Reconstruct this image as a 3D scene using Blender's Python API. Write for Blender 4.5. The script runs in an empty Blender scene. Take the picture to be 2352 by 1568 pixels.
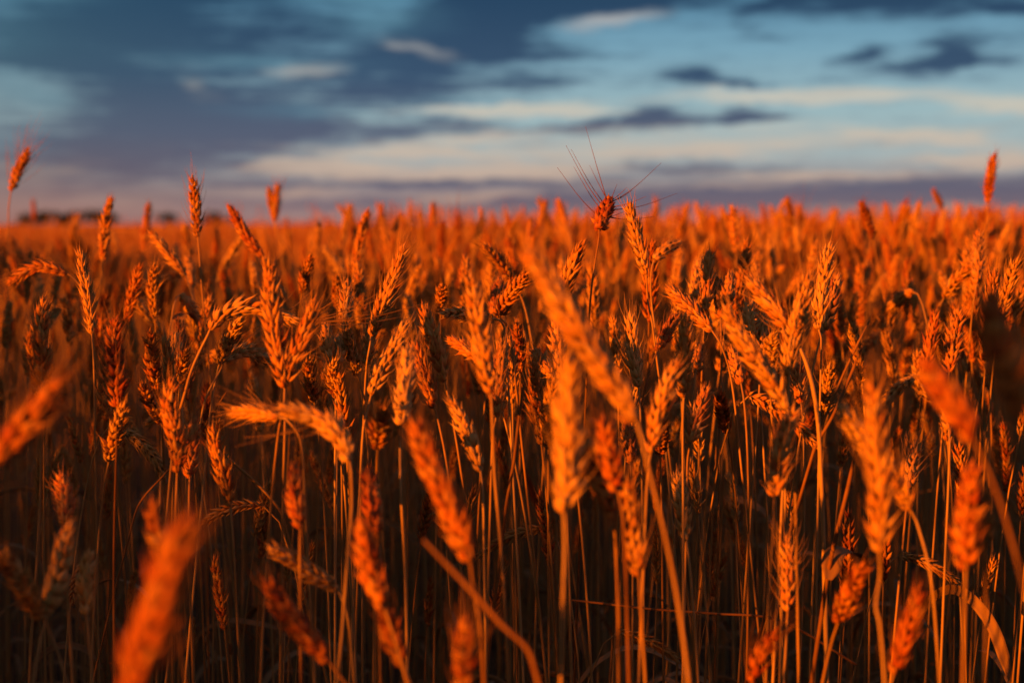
import bpy, math, random
import numpy as np
from mathutils import Vector

random.seed(11)
RNG = np.random.default_rng(11)
R = math.radians
scene = bpy.context.scene
C = scene.collection

# ------------------------------------------------------------------ camera
PXW, PXH = 2352.0, 1568.0          # pixel frame used for measuring the photograph
TANW = 36.0 / 50.0                 # sensor width / focal length
HORIZON = 515.0
PITCH = math.atan((HORIZON - PXH / 2) / PXW * TANW)     # negative: looks down
CAM = np.array([0.0, 0.0, 0.90])
cam_data = bpy.data.cameras.new("camera")
cam = bpy.data.objects.new("camera", cam_data)
C.objects.link(cam)
cam.location = CAM
cam.rotation_euler = (math.pi / 2 + PITCH, 0, 0)
cam_data.lens = 50
cam_data.sensor_width = 36
cam_data.clip_start = 0.02
cam_data.clip_end = 6000
cam_data.dof.use_dof = True
cam_data.dof.focus_distance = 1.24
cam_data.dof.aperture_fstop = 5.0
cam_data.dof.aperture_blades = 0
scene.camera = cam

# ------------------------------------------------------------------ sun
SUN_AZ, SUN_EL = R(46), R(5.0)     # low evening sun behind the camera, to its left
sdir = Vector((-math.sin(SUN_AZ) * math.cos(SUN_EL), -math.cos(SUN_AZ) * math.cos(SUN_EL), math.sin(SUN_EL)))
sun_data = bpy.data.lights.new("sun", 'SUN')
sun = bpy.data.objects.new("sun", sun_data)
C.objects.link(sun)
sun.rotation_euler = sdir.to_track_quat('Z', 'Y').to_euler()
sun_data.energy = 5.0
sun_data.angle = R(0.6)
sun_data.color = (1.0, 0.205, 0.002)

# ------------------------------------------------------------------ exposure
scene.view_settings.view_transform = 'Standard'
scene.view_settings.look = 'None'
scene.view_settings.exposure = 0.85
scene.view_settings.gamma = 1.0
scene.view_settings.use_curve_mapping = False
scene.cycles.max_bounces = 6
scene.cycles.diffuse_bounces = 1
scene.cycles.glossy_bounces = 2
scene.cycles.transmission_bounces = 3
scene.cycles.use_denoising = True


# ------------------------------------------------------------------ sky
def lin(*c):
    return tuple(((v / 255) / 12.92 if v / 255 <= 0.04045 else ((v / 255 + 0.055) / 1.055) ** 2.4) for v in c) + (1.0,)


def az_of(px):
    return math.atan((px - PXW / 2) / PXW * TANW)


def el_of(py):
    return math.atan((HORIZON - py) / PXW * TANW)


AZU = TANW / PXW                   # about one picture unit in radians

world = bpy.data.worlds.new("World")
scene.world = world
world.use_nodes = True
nt = world.node_tree
nt.nodes.clear()


def nd(kind, **kw):
    n = nt.nodes.new(kind)
    for k, v in kw.items():
        setattr(n, k, v)
    return n


def sock(n, i, v):
    if hasattr(v, 'is_linked') or isinstance(v, bpy.types.NodeSocket):
        nt.links.new(v, n.inputs[i])
    else:
        n.inputs[i].default_value = v


def M(op, a, b=None, c=None, clamp=False):
    n = nd('ShaderNodeMath', operation=op)
    n.use_clamp = clamp
    sock(n, 0, a)
    if b is not None:
        sock(n, 1, b)
    if c is not None:
        sock(n, 2, c)
    return n.outputs[0]


def VM(op, a, b=None, scale=None):
    n = nd('ShaderNodeVectorMath', operation=op)
    sock(n, 0, a)
    if b is not None:
        sock(n, 1, b)
    if scale is not None:
        sock(n, 3, scale)
    return n.outputs['Value'] if op in ('DOT_PRODUCT', 'LENGTH') else n.outputs[0]


def mixc(f, a, b):
    n = nd('ShaderNodeMix', data_type='RGBA')
    sock(n, 0, f)
    sock(n, 6, a)
    sock(n, 7, b)
    return n.outputs[2]


def ramp(v, stops):
    n = nd('ShaderNodeValToRGB')
    cr = n.color_ramp
    while len(cr.elements) < len(stops):
        cr.elements.new(0.5)
    for e, (p, c) in zip(cr.elements, stops):
        e.position = p
        e.color = c
    sock(n, 0, v)
    return n.outputs[0]


tc = nd('ShaderNodeTexCoord')
sep = nd('ShaderNodeSeparateXYZ')
nt.links.new(tc.outputs['Generated'], sep.inputs[0])
az = M('ARCTAN2', sep.outputs[0], sep.outputs[1])
el = M('ARCSINE', sep.outputs[2])
cmb = nd('ShaderNodeCombineXYZ')
sock(cmb, 0, M('DIVIDE', az, AZU * 100))      # sky angles in hundredfold picture units
sock(cmb, 1, M('DIVIDE', el, AZU * 100))
ang = cmb.outputs[0]


def noise(vec, sx, sy, detail, rough=0.55, off=0.0):
    mp = nd('ShaderNodeMapping')
    mp.inputs['Scale'].default_value = (sx, sy, 1)
    mp.inputs['Location'].default_value = (off, off * 0.7, off * 0.3)
    nt.links.new(vec, mp.inputs[0])
    n = nd('ShaderNodeTexNoise', noise_dimensions='2D')
    n.inputs['Scale'].default_value = 1
    n.inputs['Detail'].default_value = detail
    n.inputs['Roughness'].default_value = rough
    nt.links.new(mp.outputs[0], n.inputs[0])
    return n


w1 = noise(ang, 0.55, 1.3, 3, 0.5, 3.1)
w2 = noise(ang, 1.5, 5.0, 5, 0.6, 9.7)
warp = VM('MULTIPLY', VM('SUBTRACT', w1.outputs['Color'], (0.5, 0.5, 0.5)), (0.9, 0.30, 0))
warp2 = VM('MULTIPLY', VM('SUBTRACT', w2.outputs['Color'], (0.5, 0.5, 0.5)), (0.75, 0.22, 0))
wang = VM('ADD', ang, VM('ADD', warp, warp2))


def blobs(items):
    tot = None
    for (px, py, sx, sy, amp, slope) in items:
        cx, cy = (px - PXW / 2) / 100, (HORIZON - py) / 100
        if slope:
            d = VM('SUBTRACT', wang, (cx, cy, 0))
            mp = nd('ShaderNodeMapping', vector_type='POINT')
            mp.inputs['Rotation'].default_value = (0, 0, -slope)
            nt.links.new(d, mp.inputs[0])
            d = VM('MULTIPLY', mp.outputs[0], (100.0 / sx, 100.0 / sy, 0))
        else:
            n = nd('ShaderNodeVectorMath', operation='MULTIPLY_ADD')
            nt.links.new(wang, n.inputs[0])
            n.inputs[1].default_value = (100.0 / sx, 100.0 / sy, 0)
            n.inputs[2].default_value = (-cx * 100.0 / sx, -cy * 100.0 / sy, 0)
            d = n.outputs[0]
        q = VM('DOT_PRODUCT', d, d)
        e = M('EXPONENT', M('MULTIPLY', q, -1.0))
        tot = M('MULTIPLY', e, amp) if tot is None else M('MULTIPLY_ADD', e, amp, tot)
    return tot


DARK = [
    (300, 60, 200, 60, .9, 0), (470, 130, 240, 80, .9, 0), (300, 205, 190, 50, .85, -.35), (80, 165, 130, 24, .8, 0), (110, 110, 170, 60, .5, 0), (330, 20, 160, 30, .5, 0),
    (540, 250, 240, 60, .75, 0), (400, 320, 340, 70, .85, 0), (720, 70, 170, 50, .7, 0), (700, 300, 300, 40, .7, 0),
    (600, 5, 200, 25, .55, 0), (860, 165, 150, 45, 1.0, 0), (1090, 40, 150, 65, 1.1, .2), (1010, 120, 150, 45, .9, 0),
    (1230, 138, 190, 18, .85, 0), (1210, 192, 180, 22, .85, 0), (1340, 14, 300, 42, 1.8, .06), (960, 225, 220, 30, .7, 0),
    (1180, 90, 90, 40, .6, 0),
    (2040, 22, 260, 42, 1.6, 0), (1760, 35, 70, 20, .75, .2), (1765, 104, 50, 11, .45, 0), (1700, 80, 30, 30, .3, 0), (2290, 62, 100, 16, .9, -.05),
    (1955, 146, 60, 14, 1.1, .15), (2080, 172, 100, 20, 1.1, 0), (2150, 140, 55, 34, 1.0, 0), (2230, 165, 90, 14, .7, 0), (1580, 184, 85, 18, 1.1, -.12),
    (1690, 202, 70, 9, .75, 0), (1370, 292, 200, 13, 1.3, .06), (1500, 268, 75, 20, 1.1, 0), (1700, 280, 95, 11, 1.2, 0),
    (1700, 262, 35, 16, .7, 0), (1530, 392, 240, 15, .75, 0), (1150, 420, 330, 12, .65, 0), (1950, 455, 480, 42, 1.0, 0),
    (1450, 462, 340, 30, .9, 0), (860, 425, 250, 13, .7, 0), (2260, 440, 240, 42, .9, 0), (250, 390, 320, 60, .8, 0),
    (700, 470, 340, 28, .65, 0), (1130, 470, 220, 18, .6, 0), (2280, 120, 120, 20, .35, 0), (1000, 300, 150, 22, .5, .1),
]
LIGHT = [
    (710, 170, 110, 20, .5, .12), (465, 210, 60, 24, .36, -.3), (960, 125, 110, 18, .48, -.25), (1400, 62, 130, 18, .7, .15), (2100, 478, 280, 9, .55, 0), (1600, 430, 260, 9, .5, 0), (330, 470, 300, 16, .3, 0),
    (1830, 230, 300, 17, 1.0, 0), (2280, 262, 140, 22, .8, -.08), (2090, 325, 180, 16, .75, -.12), (1880, 408, 210, 10, .85, 0),
    (2230, 378, 180, 16, .85, 0), (720, 385, 150, 17, 1.15, 0), (960, 352, 180, 13, 1.0, 0), (1060, 402, 220, 15, .85, 0),
    (1120, 255, 190, 10, 1.05, .04), (1250, 385, 170, 16, .6, 0), (1290, 262, 140, 9, .9, 0), (1650, 325, 420, 34, .5, 0),
    (1080, 318, 190, 14, .6, .05), (690, 440, 150, 13, .6, 0), (100, 405, 160, 30, .35, 0), (1080, 458, 170, 11, .7, .08),
    (1480, 355, 260, 14, .5, 0),
]
TEAL = [(140, 245, 100, 24, .55, -.2), (80, 340, 80, 24, .5, 0), (880, 60, 110, 40, .6, 0), (60, 110, 110, 70, .35, 0),
        (180, 15, 90, 25, .6, 0), (700, 262, 150, 16, .5, 0), (600, 155, 200, 18, .55, 0), (800, 10, 120, 25, .5, 0), (1050, 235, 140, 12, .3, 0), (380, 470, 0.1, 0.1, 0, 0)]

# clear air between the clouds, by elevation (0 = horizon .. 1 = top of the frame)
elf = M('DIVIDE', el, el_of(0))
elr = M('MULTIPLY', elf, 0.25, clamp=True)           # ramp domain: four frame heights
clear = ramp(elr, [(0.0, lin(160, 124, 122)), (0.035, lin(168, 148, 144)), (0.075, lin(166, 180, 182)), (0.12, lin(158, 186, 192)),
                   (0.19, lin(122, 166, 187)), (0.25, lin(86, 138, 168)), (0.42, lin(84, 106, 120)), (1.0, lin(72, 86, 98))])
cloud = ramp(elr, [(0.0, lin(132, 108, 114)), (0.04, lin(100, 98, 117)), (0.10, lin(84, 94, 118)), (0.16, lin(54, 80, 110)),
                   (0.25, lin(34, 66, 97)), (0.5, lin(60, 74, 88)), (1.0, lin(60, 70, 82))])
nz = noise(ang, 0.8, 4.4, 6, 0.62, 21.0)
nz2 = noise(ang, 0.30, 1.0, 4, 0.5, 5.0)
nz3 = noise(ang, 0.45, 6.5, 4, 0.6, 40.0)
nz4 = noise(ang, 0.35, 4.2, 4, 0.55, 63.0)
nsum = M('ADD', M('MULTIPLY', M('SUBTRACT', nz.outputs[0], 0.5), 1.05), M('MULTIPLY', M('SUBTRACT', nz2.outputs[0], 0.5), 0.5))
dk = M('ADD', blobs(DARK), M('ADD', nsum, M('MULTIPLY', M('SUBTRACT', nz3.outputs[0], 0.5), 0.9)))
# away from the frame the same cloud deck carries on as plain fractal cloud
above = nd('ShaderNodeMapRange')
above.interpolation_type = 'SMOOTHSTEP'
sock(above, 0, elf)
above.inputs[1].default_value = 0.95
above.inputs[2].default_value = 1.6
aside = nd('ShaderNodeMapRange')
aside.interpolation_type = 'SMOOTHSTEP'
sock(aside, 0, M('ABSOLUTE', az))
aside.inputs[1].default_value = R(21)
aside.inputs[2].default_value = R(32)
outside = M('MAXIMUM', above.outputs[0], aside.outputs[0])
deck = M('ADD', M('MULTIPLY', nsum, 1.6), 0.6)
dk = M('ADD', M('MULTIPLY', dk, M('SUBTRACT', 1.0, outside)), M('MULTIPLY', deck, outside))
dmask = nd('ShaderNodeMapRange')
dmask.interpolation_type = 'SMOOTHSTEP'
sock(dmask, 0, dk)
dmask.inputs[1].default_value = -0.12
dmask.inputs[2].default_value = 1.12
streaks = M('MULTIPLY', M('SUBTRACT', nz4.outputs[0], 0.42), 2.6)
low = nd('ShaderNodeMapRange')                       # the thin bright bands belong to the lower sky
low.interpolation_type = 'SMOOTHSTEP'
sock(low, 0, elf)
low.inputs[1].default_value = 0.75
low.inputs[2].default_value = 0.30
ltm = nd('ShaderNodeMapRange')
ltm.interpolation_type = 'SMOOTHSTEP'
sock(ltm, 0, M('ADD', M('ADD', blobs(LIGHT), M('MULTIPLY', nsum, 0.35)), M('MULTIPLY', M('MULTIPLY', streaks, low.outputs[0]), 0.34)))
ltm.inputs[1].default_value = 0.12
ltm.inputs[2].default_value = 0.78
lt = M('MULTIPLY', ltm.outputs[0], M('MULTIPLY_ADD', dmask.outputs[0], -0.12, 1.0))
tl = M('MULTIPLY', blobs(TEAL), 1.0, clamp=True)
col = mixc(dmask.outputs[0], clear, cloud)
col = mixc(M('MULTIPLY', tl, 0.62), col, lin(98, 148, 168))
ltcol = ramp(elr, [(0.0, lin(170, 130, 120)), (0.06, lin(206, 180, 160)), (0.13, lin(208, 200, 184)), (0.25, lin(176, 178, 182))])
col = mixc(M('MULTIPLY', lt, 0.80), col, ltcol)
# left end of the sky is under thicker cloud
leftm = nd('ShaderNodeMapRange')
leftm.interpolation_type = 'SMOOTHSTEP'
sock(leftm, 0, az)
leftm.inputs[1].default_value = az_of(900)
leftm.inputs[2].default_value = az_of(-300)
col = mixc(M('MULTIPLY', leftm.outputs[0], 0.55), col, ramp(elr, [(0.0, lin(168, 106, 84)), (0.05, lin(118, 94, 94)), (0.10, lin(84, 96, 112)),
                                                                  (0.18, lin(66, 98, 112)), (0.25, lin(50, 90, 112)), (1.0, lin(30, 46, 70))]))
# round the low sun, behind the camera, the sky glows amber
sunside = nd('ShaderNodeMapRange')
sunside.interpolation_type = 'SMOOTHSTEP'
sock(sunside, 0, VM('DOT_PRODUCT', tc.outputs['Generated'], tuple(sdir)))
sunside.inputs[1].default_value = 0.25
sunside.inputs[2].default_value = 1.0
col = mixc(sunside.outputs[0], col, lin(118, 84, 58))
sky = nd('ShaderNodeTexSky', sky_type='NISHITA')
sky.sun_disc = False
sky.sun_elevation = SUN_EL
sky.sun_rotation = math.pi + SUN_AZ
bg1 = nd('ShaderNodeBackground')
nt.links.new(sky.outputs[0], bg1.inputs[0])
bg1.inputs[1].default_value = 0.0015
bg2 = nd('ShaderNodeBackground')
nt.links.new(col, bg2.inputs[0])
bg2.inputs[1].default_value = 0.53
addsh = nd('ShaderNodeAddShader')
nt.links.new(bg1.outputs[0], addsh.inputs[0])
nt.links.new(bg2.outputs[0], addsh.inputs[1])
wout = nd('ShaderNodeOutputWorld')
nt.links.new(addsh.outputs[0], wout.inputs[0])


# ------------------------------------------------------------------ materials
def straw(name, stops, rough=0.6, transl=0.12, nscale=160.0, bump=0.25, spec=0.25):
    m = bpy.data.materials.new(name)
    m.use_nodes = True
    t = m.node_tree
    t.nodes.clear()
    a = t.nodes.new('ShaderNodeAttribute')
    a.attribute_name = 'tint'
    tcx = t.nodes.new('ShaderNodeTexCoord')
    n = t.nodes.new('ShaderNodeTexNoise')
    n.inputs['Scale'].default_value = nscale
    n.inputs['Detail'].default_value = 3
    t.links.new(tcx.outputs['Object'], n.inputs['Vector'])
    mm = t.nodes.new('ShaderNodeMath')
    mm.operation = 'MULTIPLY_ADD'
    t.links.new(n.outputs[0], mm.inputs[0])
    mm.inputs[1].default_value = 0.5
    t.links.new(a.outputs['Fac'], mm.inputs[2])
    sb = t.nodes.new('ShaderNodeMath')
    sb.operation = 'SUBTRACT'
    t.links.new(mm.outputs[0], sb.inputs[0])
    sb.inputs[1].default_value = 0.25
    r = t.nodes.new('ShaderNodeValToRGB')
    while len(r.color_ramp.elements) < len(stops):
        r.color_ramp.elements.new(0.5)
    for e, (p, c) in zip(r.color_ramp.elements, stops):
        e.position = p
        e.color = (*c, 1)
    t.links.new(sb.outputs[0], r.inputs[0])
    b = t.nodes.new('ShaderNodeBsdfPrincipled')
    b.inputs['Roughness'].default_value = rough
    b.inputs['Specular IOR Level'].default_value = spec
    t.links.new(r.outputs[0], b.inputs['Base Color'])
    bp = t.nodes.new('ShaderNodeBump')
    bp.inputs['Strength'].default_value = bump
    bp.inputs['Distance'].default_value = 0.001
    t.links.new(n.outputs[0], bp.inputs['Height'])
    t.links.new(bp.outputs[0], b.inputs['Normal'])
    tr = t.nodes.new('ShaderNodeBsdfTranslucent')
    t.links.new(r.outputs[0], tr.inputs[0])
    mx = t.nodes.new('ShaderNodeMixShader')
    mx.inputs[0].default_value = transl
    t.links.new(b.outputs[0], mx.inputs[1])
    t.links.new(tr.outputs[0], mx.inputs[2])
    o = t.nodes.new('ShaderNodeOutputMaterial')
    t.links.new(mx.outputs[0], o.inputs[0])
    return m


MAT_EAR = straw('ear_straw', [(0.0, (.34, .075, .02)), (0.35, (.50, .19, .045)), (0.7, (.62, .35, .10)), (1.0, (.70, .47, .19))])
MAT_STEM = straw('stem_straw', [(0.0, (.25, .11, .035)), (0.4, (.42, .24, .08)), (1.0, (.58, .40, .18))], nscale=90, bump=0.1)
MAT_AWN = straw('awn_straw', [(0.0, (.20, .08, .03)), (1.0, (.50, .30, .12))], transl=0.05)
MAT_LEAF = straw('leaf_straw', [(0.0, (.18, .09, .04)), (0.5, (.38, .23, .10)), (1.0, (.52, .38, .22))], nscale=60, transl=0.25)
MATS = [MAT_EAR, MAT_STEM, MAT_AWN, MAT_LEAF]


def plain(name, c1, c2, scale, rough=0.95):
    m = bpy.data.materials.new(name)
    m.use_nodes = True
    t = m.node_tree
    b = t.nodes['Principled BSDF']
    b.inputs['Roughness'].default_value = rough
    b.inputs['Specular IOR Level'].default_value = 0.1
    n = t.nodes.new('ShaderNodeTexNoise')
    n.inputs['Scale'].default_value = scale
    n.inputs['Detail'].default_value = 6
    tcx = t.nodes.new('ShaderNodeTexCoord')
    t.links.new(tcx.outputs['Object'], n.inputs['Vector'])
    r = t.nodes.new('ShaderNodeValToRGB')
    r.color_ramp.elements[0].position = 0.35
    r.color_ramp.elements[0].color = (*c1, 1)
    r.color_ramp.elements[1].position = 0.7
    r.color_ramp.elements[1].color = (*c2, 1)
    t.links.new(n.outputs[0], r.inputs[0])
    t.links.new(r.outputs[0], b.inputs['Base Color'])
    return m


MAT_SOIL = plain('soil', (.05, .03, .018), (.11, .07, .04), 12)
MAT_TREE = plain('tree_foliage', (.03, .04, .015), (.07, .08, .03), 1.5)
MAT_BARK = plain('bark', (.06, .04, .025), (.12, .085, .055), 3)


# ------------------------------------------------------------------ mesh helpers (numpy)
class Geo:
    """Collects vertices, quads (a repeated last index makes a triangle), tint and material slot."""
    def __init__(self):
        self.v, self.f, self.t, self.m, self.n = [], [], [], [], 0

    def add(self, v, f, tint, mat):
        v = np.asarray(v, float)
        self.v.append(v)
        self.f.append(np.asarray(f, np.int64) + self.n)
        self.t.append(np.broadcast_to(np.asarray(tint, float), (len(v),)))
        self.m.append(np.full(len(f), mat, np.int32))
        self.n += len(v)

    def arrays(self):
        return np.concatenate(self.v), np.concatenate(self.f), np.concatenate(self.t), np.concatenate(self.m)


def build(name, arrs, mats, parent=None, origin=(0, 0, 0), smooth=True):
    v, f, t, m = arrs
    v = v - np.asarray(origin, float)
    me = bpy.data.meshes.new(name)
    tri = f[:, 2] == f[:, 3]
    cnt = np.where(tri, 3, 4).astype(np.int32)
    keep = np.ones(f.shape, bool)
    keep[tri, 3] = False
    loops = f[keep].astype(np.int32)
    starts = np.concatenate([[0], np.cumsum(cnt)[:-1]]).astype(np.int32)
    me.vertices.add(len(v))
    me.vertices.foreach_set('co', v.astype(np.float32).ravel())
    me.loops.add(len(loops))
    me.loops.foreach_set('vertex_index', loops)
    me.polygons.add(len(f))
    me.polygons.foreach_set('loop_start', starts)
    used = sorted(set(m.tolist()))
    for k in used:
        me.materials.append(mats[k])
    if len(used) > 1:
        lut = np.zeros(max(used) + 1, np.int32)
        for i, k in enumerate(used):
            lut[k] = i
        me.polygons.foreach_set('material_index', lut[m])
    me.polygons.foreach_set('use_smooth', np.full(len(f), smooth, bool))
    at = me.attributes.new('tint', 'FLOAT', 'POINT')
    at.data.foreach_set('value', t.astype(np.float32))
    me.update(calc_edges=True)
    o = bpy.data.objects.new(name, me)
    C.objects.link(o)
    if parent is not None:
        o.parent = parent
    return o


def tag(o, label=None, cat=None, group=None, kind=None):
    if label:
        o['label'] = label
    if cat:
        o['category'] = cat
    if group:
        o['group'] = group
    if kind:
        o['kind'] = kind
    return o


def empty(name, loc):
    o = bpy.data.objects.new(name, None)
    o.empty_display_size = 0.02
    o.location = [float(x) for x in loc]
    C.objects.link(o)
    return o


def unit(a):
    return a / np.maximum(np.linalg.norm(a, axis=-1, keepdims=True), 1e-9)


def catmull(pts, per=8):
    p = np.asarray(pts, float)
    if len(p) == 2:
        return p[0] + np.linspace(0, 1, per + 1)[:, None] * (p[1] - p[0])
    q = np.vstack([2 * p[0] - p[1], p, 2 * p[-1] - p[-2]])
    out = []
    for i in range(1, len(q) - 2):
        a, b, c, d = q[i - 1], q[i], q[i + 1], q[i + 2]
        # centripetal-like: limit the tangents by the segment length
        L = np.linalg.norm(c - b)
        m1 = (c - a) / max(np.linalg.norm(c - a), 1e-9) * L
        m2 = (d - b) / max(np.linalg.norm(d - b), 1e-9) * L
        s = np.linspace(0, 1, per, endpoint=False)[:, None]
        out.append((2 * s**3 - 3 * s**2 + 1) * b + (s**3 - 2 * s**2 + s) * m1 + (-2 * s**3 + 3 * s**2) * c + (s**3 - s**2) * m2)
    out.append(p[-1:])
    return np.vstack(out)


def arclen(p):
    return np.concatenate([[0], np.cumsum(np.linalg.norm(np.diff(p, axis=0), axis=1))])


def sample(p, s):
    a = arclen(p)
    return np.stack([np.interp(s, a, p[:, k]) for k in range(3)], -1)


def tangents(p):
    return unit(np.gradient(p, axis=0))


def tube(g, pts, rad, sides, tint, mat, cap=True):
    p = np.asarray(pts, float)
    n = len(p)
    T = tangents(p)
    ref = np.array([0.31, 0.95, 0.05])
    U = unit(ref - (T @ ref)[:, None] * T)
    V = np.cross(T, U)
    a = np.arange(sides) / sides * 2 * math.pi
    rad = np.broadcast_to(np.asarray(rad, float), (n,))
    ring = np.cos(a)[None, :, None] * U[:, None] + np.sin(a)[None, :, None] * V[:, None]
    v = p[:, None] + ring * rad[:, None, None]
    i, j = np.meshgrid(np.arange(n - 1), np.arange(sides), indexing='ij')
    j2 = (j + 1) % sides
    f = np.stack([i * sides + j, i * sides + j2, (i + 1) * sides + j2, (i + 1) * sides + j], -1).reshape(-1, 4)
    g.add(v.reshape(-1, 3), f, tint, mat)


def ribbon(g, pts, width, normal, tint, twist=0.0, fold=0.25):
    """A dry leaf blade: a folded strip with some thickness along a curve."""
    p = np.asarray(pts, float)
    n = len(p)
    T = tangents(p)
    N0 = np.asarray(normal, float)
    N = unit(N0 - (T @ N0)[:, None] * T)
    B = np.cross(T, N)
    th = np.linspace(0, twist, n)[:, None]
    B, N = B * np.cos(th) + N * np.sin(th), N * np.cos(th) - B * np.sin(th)
    s = np.linspace(0, 1, n)
    w = (width * np.clip(np.minimum(s * 6 + .35, 1), 0, 1) * (1 - s**2.2) ** 0.8 + 0.0003)[:, None]
    t = 0.00022
    prof = [(-1, fold, 1), (-.5, .1, 1), (0, -.05, 1), (.5, .1, 1), (1, fold, 1), (1, fold, -1), (.5, .1, -1), (0, -.05, -1), (-.5, .1, -1), (-1, fold, -1)]
    rings = np.stack([p + B * w * a + N * (w * b + t * c) for a, b, c in prof], 1)
    k = len(prof)
    i, j = np.meshgrid(np.arange(n - 1), np.arange(k), indexing='ij')
    j2 = (j + 1) % k
    f = np.stack([i * k + j, i * k + j2, (i + 1) * k + j2, (i + 1) * k + j], -1).reshape(-1, 4)
    g.add(rings.reshape(-1, 3), f, tint, 3)


def floret_shape(sides, lod):
    if lod == 0:
        s = np.array([0, .10, .28, .48, .68, .84, .98, 1.14, 1.34])
        r = np.array([.30, .66, .97, 1.0, .76, .46, .22, .09, .012])
        c = np.array([0, .06, .19, .26, .24, .17, .09, .06, .08])
    elif lod == 1:
        s = np.array([0, .25, .58, .84, 1.22])
        r = np.array([.4, .95, .92, .45, .03])
        c = np.array([0, .15, .22, .12, .04])
    else:
        s = np.array([0, .4, 1.05])
        r = np.array([.4, 1.0, .05])
        c = np.array([0, .2, .05])
    a = np.arange(sides) / sides * 2 * math.pi + .3
    v = np.stack([r[:, None] * np.cos(a), r[:, None] * np.sin(a) + c[:, None] * 1.5, np.repeat(s[:, None], sides, 1)], -1)
    n = len(s)
    i, j = np.meshgrid(np.arange(n - 1), np.arange(sides), indexing='ij')
    j2 = (j + 1) % sides
    f = np.stack([i * sides + j, i * sides + j2, (i + 1) * sides + j2, (i + 1) * sides + j], -1).reshape(-1, 4)
    return v.reshape(-1, 3), f


FLO = {0: floret_shape(7, 0), 1: floret_shape(5, 1), 2: floret_shape(4, 2)}


def make_ear(path, U0, width=1.0, tint=0.5, lod=0, awn=0.0, rng=RNG, awn_geo=None, spread=1.0, awn_out=0.4):
    """A wheat ear along PATH (base to tip): spikelets alternate on two sides, each a fan of pointed husks."""
    g = Geo()
    a = arclen(path)
    L = a[-1]
    N = int(np.clip(round(L / 0.0042), 7, 23))
    if lod == 2:
        N = max(6, N // 2)
    fl, ff = FLO[lod]
    T_all = tangents(path)
    P, Tn, E, D, S, tn, isin = [], [], [], [], [], [], []
    unitL = 0.0118 * (0.55 + 0.45 * L / 0.08) * (1.35 if lod == 2 else 1.0)
    ii = np.arange(N)
    s = (ii + 0.15) / N * L * 0.93
    pos = sample(path, s)
    T = unit(np.stack([np.interp(s, a, T_all[:, k]) for k in range(3)], -1))
    U = unit(U0 - (T @ U0)[:, None] * T)
    V = np.cross(T, U)
    x = (ii + .5) / N
    env = np.interp(x, [0, .12, .3, .6, .85, 1], [.62, .85, 1.0, .98, .82, .62])
    if lod == 0:
        fans = [(-72, 1.0, .9), (72, 1.0, .9), (-30, 1.03, 1.0), (30, 1.03, 1.0), (0, .9, .85), (-100, .78, .75), (100, .78, .75)]
    elif lod == 1:
        fans = [(-60, 1.0, 1.05), (60, 1.0, 1.05), (0, 1.0, 1.05)]
    else:
        fans = [(-50, 1.0, 1.3), (50, 1.0, 1.3)]
    for k in range(N):
        side = 1 if k % 2 == 0 else -1
        et = tint + rng.normal(0, .09)
        for (ph, ls, ws) in fans:
            phr = R(ph + rng.normal(0, 7))
            e = side * U[k] * math.cos(phr) + V[k] * math.sin(phr)
            op = R(rng.normal(27 if abs(ph) < 80 else 21, 6)) * spread * (1.15 - .35 * x[k])
            d = T[k] * math.cos(op) + e * math.sin(op)
            z = env[k]
            P.append(pos[k] + e * 0.0014 * z * width + T[k] * (0.0016 if abs(ph) < 10 else 0))
            D.append(d)
            E.append(e)
            ln = unitL * ls * z * rng.normal(1, .11) * (.5 if rng.random() < .03 else 1)
            wd = 0.00240 * ws * z * width * rng.normal(1, .08)
            S.append((wd, wd * .78, ln))
            tn.append(et + rng.normal(0, .10))
            isin.append(abs(ph) < 80)
    # the closing spikelet at the tip
    P.append(sample(path, np.array([L * .9]))[0])
    D.append(T[-1])
    E.append(U[-1])
    S.append((.0017 * width, .0015 * width, unitL * .8))
    tn.append(tint)
    isin.append(True)
    P, D, E, S, tn = map(np.array, (P, D, E, S, tn))
    D = unit(D)
    Y = unit(E - np.sum(E * D, 1, keepdims=True) * D)
    X = np.cross(Y, D)
    v = P[:, None] + fl[None, :, 0:1] * S[:, None, 0:1] * X[:, None] + fl[None, :, 1:2] * S[:, None, 1:2] * Y[:, None] \
        + fl[None, :, 2:3] * S[:, None, 2:3] * D[:, None]
    nf, nv = len(P), len(fl)
    f = ff[None] + (np.arange(nf) * nv)[:, None, None]
    # husk tips a little paler, their bases a little browner
    hz = np.tile(fl[:, 2], nf)
    g.add(v.reshape(-1, 3), f.reshape(-1, 4), np.repeat(tn, nv) + (hz - .5) * .16, 0)
    if lod < 2:
        tube(g, path[:-1] if len(path) > 3 else path, 0.0013, 5, tint, 1)
    if awn > 0 and awn_geo is not None:
        for k in range(nf):
            if not isin[k] or rng.random() < .35:
                continue
            ln = awn * (0.45 + .75 * rng.random())
            if ln < .004:
                continue
            p0 = P[k] + D[k] * S[k][2] * 1.0
            tk = T[min(k // len(fans), N - 1)]
            d0 = unit(D[k] + rng.normal(0, .10, 3))
            d1 = unit(D[k] * awn_out + tk * (1.2 - awn_out) + rng.normal(0, .16, 3))
            pts = np.array([p0, p0 + d0 * ln * .3, p0 + d0 * ln * .3 + unit(d0 + d1) * ln * .35, p0 + d0 * ln * .3 + unit(d0 + d1) * ln * .35 + d1 * ln * .35])
            tube(awn_geo, pts, [.00030, .00024, .00018, .00007], 3, tint - .05, 2)
    return g


# ------------------------------------------------------------------ pixel -> place
FWD = np.array([0, math.cos(PITCH), math.sin(PITCH)])
UPV = np.array([0, -math.sin(PITCH), math.cos(PITCH)])


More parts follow.
